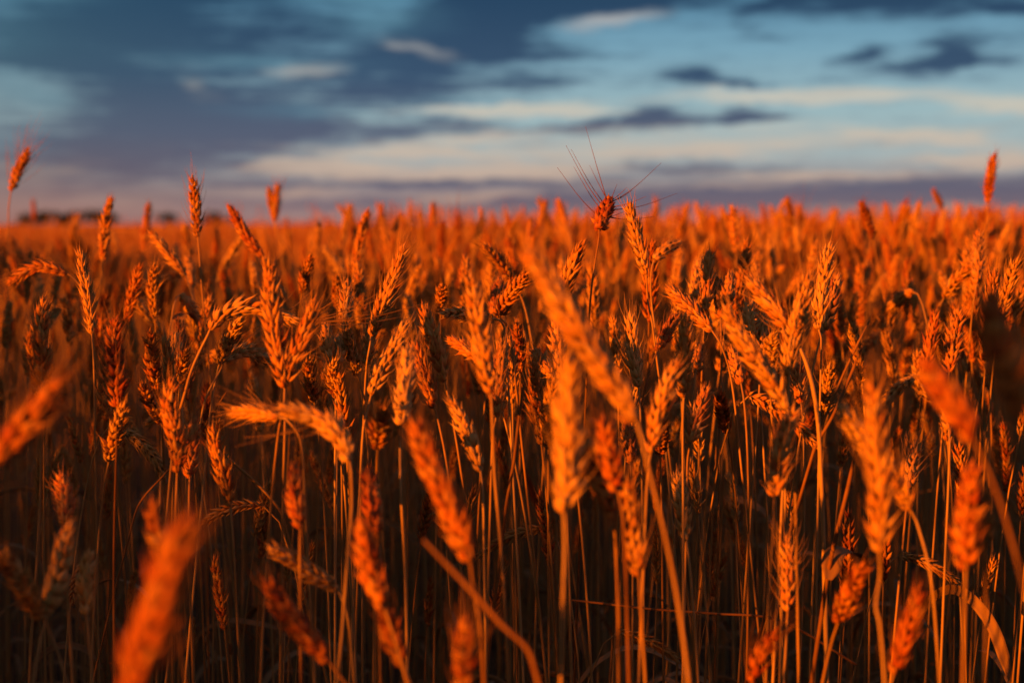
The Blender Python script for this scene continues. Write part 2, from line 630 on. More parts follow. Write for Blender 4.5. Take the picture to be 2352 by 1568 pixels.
def place(px, py, d):
    return CAM + d * (FWD + np.array([1., 0, 0]) * ((px - PXW / 2) / PXW * TANW) + UPV * ((PXH / 2 - py) / PXW * TANW))


def project(p):
    q = np.asarray(p) - CAM
    d = q @ FWD
    return PXW / 2 + q[..., 0] / d * PXW / TANW, PXH / 2 - (q @ UPV) / d * PXW / TANW, d


def parse(s):
    return [tuple(float(x) for x in t.split(',')) for t in s.split()]


GROUP = 'ripe wheat stalks in the field'


def stem_curve(B, T0, given, rng):
    """From the ear's base down to the soil."""
    if given is not None and len(given):
        last = given[-1]
        prev = given[-2] if len(given) > 1 else B
        h = last - prev
        sl = np.clip(h[:2] / max(abs(h[2]), .02), -.35, .35) if h[2] < 0 else np.zeros(2)
        z = last[2]
        G = np.array([last[0] + sl[0] * z * .45, last[1] + sl[1] * z * .45, 0.0])
        mid = np.array([last[0] + sl[0] * z * .33, last[1] + sl[1] * z * .33, z * .5])
        pts = [B] + list(given) + ([mid, G] if z > .12 else [G])
        return catmull(pts, 7), G
    G = np.array([B[0] - np.clip(T0[0], -.5, .5) * .16 + rng.normal(0, .012), B[1] - np.clip(T0[1], -.5, .5) * .10 + rng.normal(0, .01), 0.0])
    drop = .10 if T0[2] > .3 else .045
    p1 = B - T0 * drop
    p2 = np.array([G[0], G[1], B[2] * .5])
    s = np.linspace(0, 1, 22)[:, None]
    c = (1 - s)**3 * B + 3 * (1 - s)**2 * s * p1 + 3 * (1 - s) * s**2 * p2 + s**3 * G
    return c, G


def stem_geo(curve, tint, thick=1.0, sides=6):
    g = Geo()
    s = np.linspace(0, 1, len(curve))
    a = arclen(curve)
    rad = np.interp(a, [0, .02, .15, .45, 1.2], [.00082, .00088, .00105, .00138, .0017]) * thick
    tube(g, curve, rad, sides, tint + .12 * np.repeat(np.sin(s * 9 + tint * 20), sides), 1)
    if a[-1] > .42:                                  # the swollen node of the straw
        zi = .36 + .1 * ((tint * 37) % 1)
        p = sample(curve, np.array([zi - .006, zi - .003, zi, zi + .003, zi + .006]))
        tube(g, p, np.array([.0015, .0022, .0024, .0022, .0016]) * thick, sides, tint - .35, 1)
    return g


def leaf_geo(curve, rng, tint, at=None, length=None, per=5, wide=1.0):
    g = Geo()
    a = arclen(curve)
    s0 = a[-1] * (at if at is not None else rng.uniform(.35, .7))
    p0 = sample(curve, np.array([s0]))[0]
    ang_ = rng.uniform(0, 2 * math.pi)
    h = np.array([math.cos(ang_), math.sin(ang_), 0])
    ln = length or rng.uniform(.09, .2)
    up = rng.uniform(.1, 1.0)
    pts = [p0, p0 + h * ln * .2 + np.array([0, 0, ln * .3 * up]), p0 + h * ln * .5 + np.array([0, 0, ln * .38 * up]),
           p0 + h * ln * .78 + np.array([0, 0, ln * (.2 * up - .12)]), p0 + h * ln * .85 + np.array([0, 0, -ln * (.25 + .3 * rng.random())])]
    ribbon(g, catmull(pts, per), rng.uniform(.0028, .0048) * wide, np.array([-h[1], h[0], .2]) * .2 + np.array([0, 0, 1.]), tint,
           twist=rng.normal(0, 1.6), fold=rng.uniform(.1, .6))
    return g


HEROES = []        # (phrase, ear centre px, depth, object, ear direction in the picture, hand-written?)


def hero(d, ear, stem=None, name=None, awn=None, tint=None, width=1.0, yaw=None, dz=None, thick=1.0, leaf=None, spread=1.0, awn_out=.4, awns=None):
    rng = np.random.default_rng(len(HEROES) * 7 + 3)
    if d < .92:
        k_ = 1 + .28 * min((.92 - d) / .3, 1.1)
        d = d * k_
        width *= 1 + (k_ - 1) * .9
        if tint is not None and tint < .25:
            tint += .14
    ep = parse(ear)
    flat = np.array([place(x, y, d) for x, y in ep])
    L0 = arclen(flat)[-1]
    want = 0.066
    if dz is None:
        dz = 0.0
        if L0 < want:
            dz = min(math.sqrt(want**2 - L0**2), .04) * (1 if rng.random() < .6 else -1)
        dz += rng.normal(0, .006)
    al = arclen(flat) / L0
    pts = np.array([place(x, y, d + dz * q) for (x, y), q in zip(ep, al)])
    path = catmull(pts, 8) if len(pts) > 2 else catmull([pts[0], pts.mean(0) + rng.normal(0, .0012, 3), pts[1]], 8)
    T0 = tangents(path)[0]
    yw = yaw if yaw is not None else rng.uniform(-55, 55)
    Tm = unit(path[-1] - path[0])
    right = np.cross(Tm, FWD)
    right = unit(right) if np.linalg.norm(right) > .05 else np.array([1., 0, 0])
    U0 = right * math.cos(R(yw)) + np.cross(Tm, right) * math.sin(R(yw))
    tint = tint if tint is not None else float(np.clip(rng.normal(.58, .16), .15, .95))
    awn = awn if awn is not None else float(rng.choice([0.005, .009, .014, .022]))
    ag = Geo()
    g = make_ear(path, U0, width, tint, 0, awn if awns is None else 0.004, rng, ag, spread, awn_out)
    if awns:                                         # awns measured one by one
        for (t_, x, y, dd) in awns:
            p0 = sample(path, np.array([arclen(path)[-1] * t_]))[0]
            p2 = place(x, y, d + dd)
            out = unit(p2 - p0)
            pm = p0 * .55 + p2 * .45 - np.array([0, 0, 1.]) * .05 * np.linalg.norm(p2 - p0) * (1 if abs(out[0]) > .5 else .3)
            c = catmull([p0, pm, p2], 5)
            tube(ag, c, np.interp(np.linspace(0, 1, len(c)), [0, 1], [.00050, .00014]), 4, tint - .25, 2)
    given = None
    if stem:
        given = [place(x, y, d + rng.normal(0, .004)) for x, y in parse(stem)]
    curve, G = stem_curve(path[0], T0, given, rng)
    root = empty('wheat_stalk', G)
    build('stem', stem_geo(curve, tint + rng.normal(0, .1), thick).arrays(), MATS, root, G)
    eo = build('ear', g.arrays(), MATS, root, G)
    if ag.n:
        build('awn_tuft', ag.arrays(), MATS, eo, G)
    if leaf or (leaf is None and rng.random() < .30):
        build('leaf', leaf_geo(curve, rng, rng.uniform(.2, .8)).arrays(), MATS, root, G)
    mx, my = np.mean([p[0] for p in ep]), np.mean([p[1] for p in ep])
    HEROES.append([name, mx, my, d, root, (ep[-1][0] - ep[0][0], ep[-1][1] - ep[0][1]), G])
    return root



def straw(d, pts, label, tint=.4, thick=1.0, leaf=None, fallen=False):
    """A broken straw without an ear; unless it has fallen over it still stands in the soil."""
    rng = np.random.default_rng(int(d * 1000) + len(pts))
    p = [place(x, y, d + rng.normal(0, .003)) for x, y in parse(pts)]
    if p[0][2] < p[-1][2]:
        p = p[::-1]
    if fallen:
        e = p[-1] - p[-2]
        p.append(p[-1] + e * 1.2 - np.array([0, 0, .03]))
        p.insert(0, p[0] - (p[1] - p[0]) * .8)
        c = catmull(p, 7)
        G = np.array([*p[0][:2], 0])
    else:
        c, G = stem_curve(p[0], unit(p[0] - p[1]), p[1:], rng)
    root = empty('straw', G)
    g = Geo()
    tube(g, c, np.interp(arclen(c), [0, .02, .2, 1.2], [.0009, .0013, .0015, .0019]) * thick, 6, tint, 1)
    build('stem', g.arrays(), MATS, root, G)
    if leaf:
        lg = Geo()
        lp = [place(x, y, d - .004 + .012 * k) for k, (x, y) in enumerate(parse(leaf))]
        ribbon(lg, catmull(lp, 6), .0075, np.array([.2, -.6, 1.]), .45, twist=.8, fold=.3)
        build('leaf', lg.arrays(), MATS, root, G)
    tag(root, label, 'straw', 'broken straws among the wheat')


#@HEROES@
# --- ears that stand against the sky
hero(1.9, "25,440 42,392 68,340", "20,480 18,640 17,760", "the bearded ear alone against the left sky", awn=.05, width=1.15, tint=.4, awn_out=.75)
hero(1.5, "455,545 449,480 443,405", "461,630 470,730 480,830", "the tall upright ear above the left horizon", tint=.5, yaw=20)
hero(1.6, "605,590 565,540 525,470", "640,650 660,740 668,830", "the dark ear slanting left above the horizon", tint=.25, yaw=70)
hero(2.3, "631,510 634,470 638,422", "640,540 668,590 690,660 700,760", "the right prong of the blurred sky fork", tint=.45, awn=.03, thick=1.5)
hero(2.35, "628,505 624,470 617,430", "640,560 655,640", "the left prong of the blurred sky fork", tint=.5)
hero(1.3, "1376,527 1386,492 1404,456", "1376,545 1364,620 1356,690 1352,760", "the short red ear fanning out long dark awns", tint=.12, width=1.35, yaw=5, dz=.03, spread=1.35,
     awns=[(.8,1345,291,.03),(.6,1300,334,.02),(.7,1312,343,.03),(.3,1280,385,.0),(.5,1318,383,.02),(.8,1519,374,.04),(.6,1556,444,.05),(.9,1453,437,.05),(.7,1485,451,.0),(.4,1503,498,.02),(.35,1433,487,.05),(.95,1417,423,.0),(.9,1440,430,.02),(.85,1354,380,.06),(.5,1440,505,.03),(.3,1425,478,.0)])
hero(1.3, "1485,632 1473,585 1457,520 1443,463", "1488,690 1499,750", "the long ear rising beside the awned red ear", tint=.7, yaw=15)
hero(1.4, "1503,596 1528,572 1562,557", "1496,620 1496,690 1506,770", "the small grey ear nodding right on a thin stem", tint=.75, yaw=60, dz=.02)
hero(1.9, "2268,466 2273,415 2284,353", "2265,560 2262,650", "the tall blurred ear above the right horizon", tint=.3)
hero(1.9, "2006,548 1992,505 1977,462", "2020,640 2031,720", "the dark red ear slanting left at the right horizon", tint=.2)
hero(1.5, "2243,652 2246,590 2249,528", "2236,700 2229,760", "the soft ear below the tall right-horizon ear", tint=.6)
hero(1.6, "2168,684 2195,645 2236,603", "2150,720 2140,790", "the blurred ear slanting right like a spade", tint=.6)
hero(2.4, "1241,520 1246,492 1254,460", None, "the blurred ear left of the pair by the awned ear", tint=.5)
hero(2.4, "1301,515 1292,490 1283,458", None, "the blurred ear right of the pair by the awned ear", tint=.5)
hero(2.5, "1819,520 1814,490 1808,452", None, "the lone blurred ear right of centre on the skyline", tint=.45)
hero(2.7, "2165,480 2155,460 2143,434", "2180,520 2190,560", "the small blurred ear poking up left of the tall one", tint=.4)
hero(2.4, "2058,524 2070,500 2092,474", None, "the blurred skyline ear bending right like a hook", tint=.45)
hero(4.2, "78,512 78,490 76,458", None, "the faint distant ear over the dark left trees", tint=.2)
hero(3.2, "1509,500 1508,480 1505,455", "1512,540 1515,580", "the tiny faint ear right of the long ear", tint=.5)
hero(2.2, "1214,560 1217,530 1219,500", None, "the thin blurred ear above the big slanting ear", tint=.5)
hero(2.7, "995,520 995,495 994,466", None, "the blurred skyline ear above the middle field", tint=.4)
# --- left
hero(1.5, "155,628 90,614 14,652", "170,640 190,670 206,740", "the drooping ear at the far left edge", tint=.35, width=.95, awn=.02)
hero(1.3, "211,768 205,700 194,642 184,572", "216,850 218,1000", "the slim pale ear right of the left-edge stem", tint=.7, width=.8)
hero(1.6, "428,635 385,580 342,530", "447,700 458,760", "the thin ear slanting left under the far trees", tint=.6, width=.85)
hero(1.15, "94,910 98,830 93,760 106,680", "94,1000 92,1150 84,1300 70,1500", "the tall bristly ear on a bare stem at left", tint=.45, yaw=25, awn=.006, thick=1.1)
hero(1.5, "290,740 304,680 321,606", "280,800 272,900", "the dark ear topping the fluffy red ear", tint=.3, width=.85)
hero(1.1, "270,935 268,850 262,790 270,730", "268,1010 262,1250 262,1450", "the fluffy red ear with flared husks at left", tint=.15, yaw=35, spread=1.35, width=1.1)
hero(1.2, "249,968 240,900 247,840 248,777", None, "the ear pressed against the fluffy red ear", tint=.55)
hero(1.12, "250,1060 262,1010 286,930", None, "the shaded ear hanging under the fluffy red ear", tint=.7)
hero(1.2, "362,892 350,820 347,756", None, "the stout ear left of the arching ear's stem", tint=.4, width=1.1)
hero(1.15, "374,970 350,930 325,882", None, "the slanting ear crossing below the stout ear", tint=.5)
hero(1.05, "407,1086 408,1010 390,940 400,867", "404,1160 399,1300 397,1450", "the large braided ear low on the left", tint=.4, yaw=10, width=1.1)
hero(1.3, "412,872 406,820 403,763", None, "the bristle-tipped ear right of the stout ear", tint=.6, awn=.02)
hero(1.3, "414,880 420,840 430,803", None, "the spiky ear tip between two left ears", tint=.55, awn=.018)
hero(1.12, "436,1095 440,1030 449,961", None, "the dim ear right of the large braided ear", tint=.35)
hero(1.1, "529,1163 515,1090 497,1030 490,979", "536,1250 545,1420", "the ear half in shade below the grey arching ear", tint=.55, yaw=-10)
hero(1.13, "482,758 515,722 562,706 612,714 690,742", "478,768 462,800 440,850 424,905 408,965 390,1100", "the sharp golden arching ear with long straight awns", tint=.72, yaw=25, dz=.01, thick=1.25,
     awns=[(1,905,655,.02),(1,880,682,.0),(.98,1000,690,.03),(.95,830,640,-.02),(.9,860,720,.02),(.85,800,735,.0),(.8,760,620,.03),(.7,700,640,.02),(.98,960,720,.05),(.6,640,660,.0),(.92,780,700,.06),(.9,720,780,.02)])
hero(1.2, "504,835 520,790 554,731", "500,850 490,900 478,990", "the plump golden ear tucked under the arching ear", tint=.85, yaw=5)
hero(1.2, "515,828 554,807 590,812 626,834", "508,846 474,911 458,983 430,1150", "the grey arching ear below the golden one", tint=.85, awn=.03, yaw=60)
hero(1.05, "654,892 638,810 625,720 618,585", "652,930 640,990 625,1130 612,1300 600,1520", "the left arm of the large V of ears", tint=.5, yaw=15)
hero(1.05, "655,890 672,830 700,770 726,683", "655,930 654,1000 650,1150", "the right arm of the large V of ears", tint=.5, yaw=-5)
hero(.85, "803,1062 785,1010 740,965 636,936", "806,1085 808,1160 800,1260 786,1450 776,1560", "the blurred pale ear nodding left on a thick stem", tint=.8, yaw=55, thick=1.1,
     awns=[(.9,470,870,.02),(.85,490,905,.04),(.7,560,925,.0),(.6,540,1025,.0),(.5,560,1005,.03),(.4,620,1015,.0),(.8,480,890,-.02)])
hero(1.0, "640,958 585,946 524,948", "660,965 690,1010 700,1150", "the flat ear lying behind the nodding pale ear", tint=.7, yaw=40)
hero(.9, "690,1213 680,1160 677,1110 681,1067", "689,1255 690,1400", "the dark red ear low between two straight stems", tint=.1)
hero(.87, "868,1226 856,1160 844,1080", "868,1270 872,1450", "the blurred scarlet ear low in the middle", tint=.08)
hero(.95, "776,1352 700,1305 620,1254", "795,1400 806,1480", "the pale ear slanting low under the scarlet one", tint=.9, yaw=30)
hero(.66, "757,1520 680,1430 608,1332", None, "the big blurred red ear slanting at the bottom", tint=.1, dz=0)
hero(.62, "885,1400 850,1300 828,1195", None, "the dark blurred ear low left of the red ear", tint=.2, dz=0)
hero(.66, "928,1530 905,1470 882,1392", None, "the blurred ear at the bottom under the dark one", tint=.2, dz=0)
hero(.38, "300,1600 340,1480 385,1330 438,1185", None, "the huge blurred red ear at the bottom left", tint=.12, dz=0, width=1.0)
hero(.62, "390,1350 370,1250 352,1152", None, "the blurred prong beside the huge bottom-left ear", tint=.3, dz=0)
hero(.52, "-30,1075 60,975 145,873", "-80,1130 -100,1250 -105,1400", "the blurred ear entering from the left edge", tint=.3, dz=0)
hero(1.0, "150,1200 150,1150 141,1088", None, "the small lit ear low at the left", tint=.35)
hero(.78, "107,1412 130,1330 162,1198", None, "the unlit ear leaning right in the bottom-left dark", tint=.75)
hero(.78, "97,1418 55,1350 2,1268", None, "the unlit ear leaning left in the bottom-left dark", tint=.65)
hero(.95, "200,1412 196,1340 205,1266", None, "the thin dim ear right of the bottom-left pair", tint=.7)
# --- middle
hero(1.25, "852,772 872,720 900,650 931,560", "850,790 842,840 834,990", "the long dark-edged ear rising in the middle left", tint=.6, yaw=20)
hero(1.3, "788,762 794,705 798,645", None, "the neat sharp ear right of the V", tint=.65, yaw=0)
hero(1.3, "842,838 848,780 858,710", None, "the ear below the long dark-edged ear", tint=.6)
hero(1.1, "852,908 875,850 905,800 937,735", "843,945 834,990 826,1130 815,1300", "the bright golden ear leaning right on a crooked stem", tint=.85, yaw=10)
hero(1.0, "921,978 926,920 933,860 937,793", "919,1020 921,1130 930,1300 935,1500", "the greyish upright ear right of the golden one", tint=.95, yaw=50)
hero(1.15, "1022,878 1005,810 985,750 971,697", None, "the braided ear slanting left of the centre", tint=.5, yaw=5)
hero(1.15, "998,935 975,860 949,785", None, "the ragged ear behind the greyish upright ear", tint=.4)
hero(.95, "1128,905 1110,810 1098,735 1082,628", "1130,950 1136,1090 1150,1250 1160,1400", "the big bright ear left of centre", tint=.7, yaw=15, thick=1.1)
hero(1.1, "1140,956 1146,870 1151,788", "1132,1000 1128,1100", "the slim ear right of the big bright ear", tint=.55)
hero(1.2, "1144,727 1170,680 1213,628", "1150,732 1168,755 1176,800", "the ear leaning right with a kinked neck", tint=.45, yaw=25)
hero(1.22, "1135,733 1080,722 1013,719", "1150,738 1160,760 1165,830", "the grey ear lying flat behind the bright ear", tint=.75, yaw=60)
hero(1.25, "1097,826 1065,798 1031,777", None, "the small ear pointing left behind the bright ear", tint=.5)
hero(1.05, "1104,1084 1085,1020 1060,965 1032,911", "1109,1130 1112,1260", "the half-grey ear slanting below the bright ear", tint=.8)
hero(.6, "1080,1290 1050,1200 1000,1090 945,962", "1092,1380 1102,1430 1110,1540", "the large blurred ear slanting down in the centre left", tint=.35, dz=0)
hero(.56, "1063,1590 1068,1510 1072,1425", None, "the blurred red ear at the bottom under the slanting one", tint=.2, dz=0)
hero(1.25, "760,822 752,780 748,741", None, "the small ear right of the V's right arm", tint=.65)
hero(1.25, "775,835 778,805 781,772", None, "the tiny bright ear tip close to the V", tint=.7)
hero(1.25, "722,922 712,870 707,822", None, "the ear with bent awns under the V", tint=.6, awn=.016)
hero(1.2, "775,912 768,870 766,830", None, "the shaded ear under the small V-side ear", tint=.7)
hero(1.3, "822,862 808,810 797,756", None, "the grey shaded ear under the neat sharp ear", tint=.8)
hero(1.0, "868,1028 872,985 886,940", None, "the brown shaded ear under the golden leaning ear", tint=.5)
hero(1.4, "1013,705 1014,680 1016,655", None, "the short ear behind the flat grey ear", tint=.5)
hero(1.6, "836,740 828,670 820,598", None, "the soft ear left of the long dark-edged ear", tint=.5)
hero(1.5, "1180,650 1150,605 1111,562", "1200,690 1215,750", "the blurred plain ear slanting left of the centre", tint=.5)
hero(1.4, "1133,720 1140,680 1149,641", None, "the reddish ear behind the kinked-neck ear", tint=.3)
hero(1.5, "694,672 702,630 713,587", None, "the dark-tipped ear above the V's right arm", tint=.4)
hero(1.6, "775,705 774,670 773,634", None, "the plain blurred ear above the neat sharp ear", tint=.5)
hero(1.5, "356,730 352,670 355,606", None, "the soft upright ear above the stout left ear", tint=.6)
hero(1.7, "442,662 437,630 431,590", None, "the soft ear under the tall left-horizon ear", tint=.6)
# --- centre right
hero(.58, "1462,968 1400,865 1300,718 1210,566", "1476,1015 1492,1085 1522,1205 1552,1350 1582,1570", "the huge blurred ear slanting across the centre", tint=.75, dz=0, thick=1.1, width=.92)
hero(.6, "1295,1180 1305,1080 1306,960 1312,808", "1297,1260 1292,1400 1288,1560", "the golden blurred ear upright in the centre", tint=.9, dz=0, width=1.05)
hero(.75, "1411,1190 1370,1085 1334,982", "1415,1275 1420,1400 1422,1560", "the blurred ear leaning left beside the golden one", tint=.5, dz=0)
hero(.7, "1420,1130 1402,1050 1387,962", "1432,1200 1440,1400", "the blurred deep red ear right of the golden one", tint=.08, dz=0)
hero(.75, "1468,1325 1452,1210 1431,1086", "1472,1400 1482,1560", "the low blurred ear with a clear braid", tint=.55, dz=0, yaw=10)
hero(.95, "1494,1042 1510,960 1530,895 1556,826", "1488,1090 1482,1200", "the brown ear leaning right of the huge slanting one", tint=.6, yaw=10)
hero(1.2, "1467,890 1455,820 1447,718", "1471,950 1474,1080", "the grey-topped ear with curled awns", tint=.9, awn=.02)
hero(1.25, "1510,805 1530,765 1558,722", None, "the red ear leaning right beside the grey-topped one", tint=.3)
hero(1.2, "1636,760 1580,705 1534,658", "1655,790 1675,850 1690,950", "the long ear slanting left above the crowd", tint=.45)
hero(1.35, "1619,720 1624,650 1628,577", None, "the tall ear right of the slanting long ear", tint=.5)
hero(1.35, "1655,730 1652,680 1646,636", None, "the middle ear of three upright ones at right", tint=.45)
hero(1.35, "1669,712 1674,670 1676,626", None, "the right-hand ear of three upright ones", tint=.55)
hero(1.4, "1593,692 1600,640 1608,592", None, "the thin greyish ear left of three upright ones", tint=.8)
hero(.98, "1808,940 1765,865 1705,781 1662,700", "1822,980 1826,1100", "the long braided ear slanting from upper left", tint=.75, yaw=20)
hero(1.05, "1820,768 1770,700 1714,636", "1815,800 1812,880", "the left arm of the right-hand V of ears", tint=.65, yaw=10)
hero(1.05, "1810,866 1818,790 1838,710 1858,626", "1810,900 1806,960", "the right arm of the right-hand V of ears", tint=.7, yaw=-10)
hero(1.2, "1881,758 1884,690 1898,610 1907,558", "1886,780 1884,900 1880,1100", "the sharpest golden ear right of the V", tint=.9, yaw=0)
hero(1.23, "1888,764 1908,700 1925,631", None, "the unlit ear hidden right of the sharpest one", tint=.5)
hero(1.25, "1729,780 1722,740 1724,694", None, "the flared ear left below the right-hand V", tint=.7, awn=.016, spread=1.4)
hero(1.25, "1747,802 1746,765 1752,726", None, "the ragged ear inside the right-hand V", tint=.65, spread=1.4)
hero(1.15, "1769,838 1770,805 1777,768", None, "the short plump ear under the right-hand V", tint=.75)
hero(1.25, "1840,926 1834,880 1836,828", None, "the small ear right of the long braided one", tint=.5)
hero(1.3, "1890,958 1898,900 1907,838", None, "the shaded awned ear below the sharpest one", tint=.8, awn=.02)
hero(.95, "1780,1140 1790,1060 1800,1000 1834,938", "1776,1200 1768,1330 1762,1480", "the bright ear hanging below the long braided one", tint=.6, yaw=15, spread=1.2)
hero(.62, "2020,1270 2020,1140 2010,1000 2003,865", "2021,1320 2012,1390 2020,1430 2032,1566", "the large blurred ear upright at the right", tint=.65, dz=0, yaw=5, width=.82)
hero(.85, "2092,1172 2060,1110 1985,1010 1926,928", "2106,1200 2135,1310 2150,1450", "the pale ear slanting behind the large right ear", tint=.8)
hero(1.1, "2180,985 2165,930 2121,889", "2181,1020 2178,1120 2170,1300", "the grey bristly ear nodding left near the right edge", tint=.9, awn=.014)
hero(1.15, "2086,1124 2092,1070 2105,1018", None, "the small sharp ear low at the right", tint=.55, awn=.03)
hero(.5, "2236,1010 2190,930 2120,832", None, "the shadowed blurred ear slanting near the right edge", tint=.3, dz=0)
hero(.6, "2218,1310 2222,1200 2236,1064", None, "the blurred red ear low at the right edge", tint=.15, dz=0, spread=1.3)
hero(.62, "2258,1258 2252,1190 2240,1120", None, "the red ear pressed to the low right-edge one", tint=.15, dz=0, spread=1.3)
hero(.42, "2345,960 2310,830 2262,690", None, "the dark out-of-focus ear at the right edge", tint=.4, dz=0)
hero(1.3, "2180,856 2190,790 2202,710", None, "the lit ragged ear near the right edge", tint=.45, spread=1.3)
hero(1.5, "2271,890 2264,830 2259,767", None, "the blurred ear right of the lit ragged one", tint=.4)
hero(1.5, "2272,830 2282,810 2293,786", None, "the small blurred ear leaning to the right edge", tint=.4)
hero(.85, "1925,1428 1948,1370 1984,1296", None, "the dark red ear low beside the curled leaf", tint=.15)
hero(.7, "2052,1548 2080,1460 2113,1350", None, "the dim ear at the bottom right of the large one", tint=.0, width=.8, dz=0)  # tint set darkest to stand in for shade on this ear
hero(.8, "1728,1568 1745,1510 1780,1452", None, "the dim ear at the bottom under the bright one", tint=.0, width=.8, dz=0)  # darkest tint again: shade put into the ear's colour
hero(1.0, "1809,1404 1812,1320 1808,1232", None, "the thin dim ear among the bare right stems", tint=.6, width=.8)
hero(1.15, "1244,1022 1234,930 1224,830", None, "the reddish ear left of the golden blurred one", tint=.4)
hero(1.12, "1288,870 1282,800 1276,737", None, "the ear rising behind the golden blurred one", tint=.65)
hero(1.12, "1260,1030 1262,950 1274,870", None, "the ear between the reddish and the golden one", tint=.6)
hero(1.2, "1268,862 1248,835 1226,804", None, "the awned ear pointing left of the golden one", tint=.6, awn=.018)
hero(1.3, "1194,855 1192,800 1187,740", None, "the dark narrow ear right of the kinked neck", tint=.25)
hero(1.1, "1570,914 1572,820 1576,720", "1568,985 1569,1130", "the bristly ear left of the slanting long stem", tint=.65)
hero(1.3, "1597,856 1600,825 1602,790", None, "the small brown ear beside the bristly one", tint=.5)
hero(1.15, "1585,1018 1600,960 1629,888", "1579,1060 1578,1130", "the lit ear leaning right below the bristly one", tint=.5)
hero(1.25, "1670,992 1660,950 1654,902", None, "the dim ear behind the long braided ear", tint=.3)
hero(1.2, "1702,880 1692,840 1682,802", None, "the ear under the long braided ear's middle", tint=.5)
hero(1.2, "1448,1062 1444,1015 1441,970", None, "the small bright ear behind the huge slanting one", tint=.45)
hero(1.2, "1516,1042 1519,1005 1524,966", "1518,1090 1520,1200", "the narrow ear below the brown leaning one", tint=.35)
hero(1.1, "1577,1242 1566,1160 1556,1083", None, "the unlit ear low right of the centre", tint=.75)
# --- loose and broken straws
straw(.70, "973,1239 1060,1330 1150,1430 1221,1508", 'blurred broken straw slanting down to the right at the bottom centre', tint=.15, thick=1.0)
straw(1.15, "1996,738 1960,810 1915,910 1868,1035", 'thin dark straw slanting across the gap right of the V of ears', tint=.2, thick=.8)
straw(1.13, "1982,790 1950,870 1915,950 1866,1045", 'red straw crossing just under the thin dark one', tint=.05, thick=1.0)
straw(1.08, "1966,1035 1945,1130 1918,1240 1897,1345", 'flat red straw leaning by the curled dry leaf', tint=.05, thick=1.3, leaf="1902,1330 1918,1275 1950,1268 1975,1278 1996,1300")
straw(1.10, "1838,800 1852,835 1866,885 1878,960 1884,1050 1894,1330", 'bright bare straw with a hooked top at the right', tint=.9, thick=1.35)
straw(1.16, "1376,1384 1500,1398 1640,1408 1790,1424", 'thin dark straw lying almost level across the stems', tint=.1, thick=.7, fallen=True)
straw(1.12, "1204,880 1192,960 1180,1060 1160,1180", 'reddish straw left of the golden blurred ear', tint=.1, thick=1.0)
straw(1.5, "412,770 416,735 428,722 440,738", 'short straw carrying a dry leaf curled over like a hook', tint=.6, thick=.6, leaf="412,790 409,745 424,722 440,730 446,765")
straw(1.2, "310,1180 390,1075 460,990 520,900", 'thin dark straw rising through the left-hand ears', tint=.15, thick=.6)
straw(1.15, "480,1010 545,1070 600,1120 650,1190", 'orange straw leaning under the nodding pale ear', tint=.4, thick=.8)
#@END@

# ------------------------------------------------------------------ more single stalks between and behind them
NH = len(HEROES)
HG = np.array([h[6][:2] for h in HEROES])


def stalk_variant(rng, height, lod, nod=False, awn=None, sides=6, ear_len=None, leafy=False):
    """A whole stalk at the origin: returns (stem Geo, ear Geo, awn Geo, leaf Geo or None)."""
    L = ear_len or rng.uniform(.062, .092)
    lean = abs(rng.normal(0, R(11)))
    az_ = rng.uniform(0, 2 * math.pi)
    h = np.array([math.cos(az_), math.sin(az_), 0])
    if nod:
        lean = R(rng.uniform(60, 120))
    n = 12
    bend = R(rng.uniform(4, 25)) if not nod else R(rng.uniform(30, 60))
    th = lean + np.linspace(0, bend, n)
    dirs = np.sin(th)[:, None] * h + np.cos(th)[:, None] * np.array([0, 0, 1.])
    rel = np.vstack([[0, 0, 0], np.cumsum(dirs[:-1] * L / (n - 1), 0)])
    T0 = dirs[0]
    top = rel[:, 2].max()
    B = np.array([0, 0, height - top]) + h * (math.sin(lean) * .08 + rng.uniform(0, .03))
    path = B + rel
    tint = float(np.clip(rng.normal(.56, .16), .1, .95))
    U0 = np.array([math.cos(az_ + 1.3), math.sin(az_ + 1.3), .1]) if rng.random() < .5 else h
    ag = Geo()
    ear = make_ear(path, unit(np.cross(T0, U0)), rng.uniform(.85, 1.12), tint, lod, (awn if awn is not None else float(rng.choice([.004, .009, .015, .024, .045], p=[.25, .3, .25, .15, .05]))), rng, ag if lod < 2 else None)
    p1 = B - T0 * (.12 if not nod else .05)
    p2 = np.array([0, 0, B[2] * .55])
    m = 16 if lod == 0 else (9 if lod == 1 else 5)
    s = np.linspace(0, 1, m)[:, None]
    c = (1 - s)**3 * B + 3 * (1 - s)**2 * s * p1 + 3 * (1 - s) * s**2 * p2
    if lod == 0:
        st = stem_geo(c, tint, 1.0, sides)
    else:
        st = Geo()
        tube(st, c, np.linspace(.0009, .0015, m), 4 if lod == 1 else 3, tint, 1)
    lf = leaf_geo(c, rng, rng.uniform(.2, .8)) if lod < 2 and rng.random() < (.6 if lod == 0 else .85) else None
    if lod == 2 and leafy:
        lf = leaf_geo(c, rng, .5, rng.uniform(.45, .7), rng.uniform(.14, .22), 2, 1.5)
    return st, ear, ag, lf


GROUND_LEVEL = 0.0


def canopy(x, y):
    """Height of the crop: it stands a little taller to the right and sags on the left."""
    q = np.clip(x / np.maximum(0.36 * np.abs(y), .2), -1.2, 1.2)
    dip = np.clip((np.abs(y) - 1.5) / .6, 0, 1) * np.clip((7.0 - np.abs(y)) / 3.0, 0, 1)
    return 0.842 + 0.030 * q - 0.020 * np.clip(-q, 0, 1) - 0.060 * np.clip(-q * 1.6 - .25, 0, 1) * dip


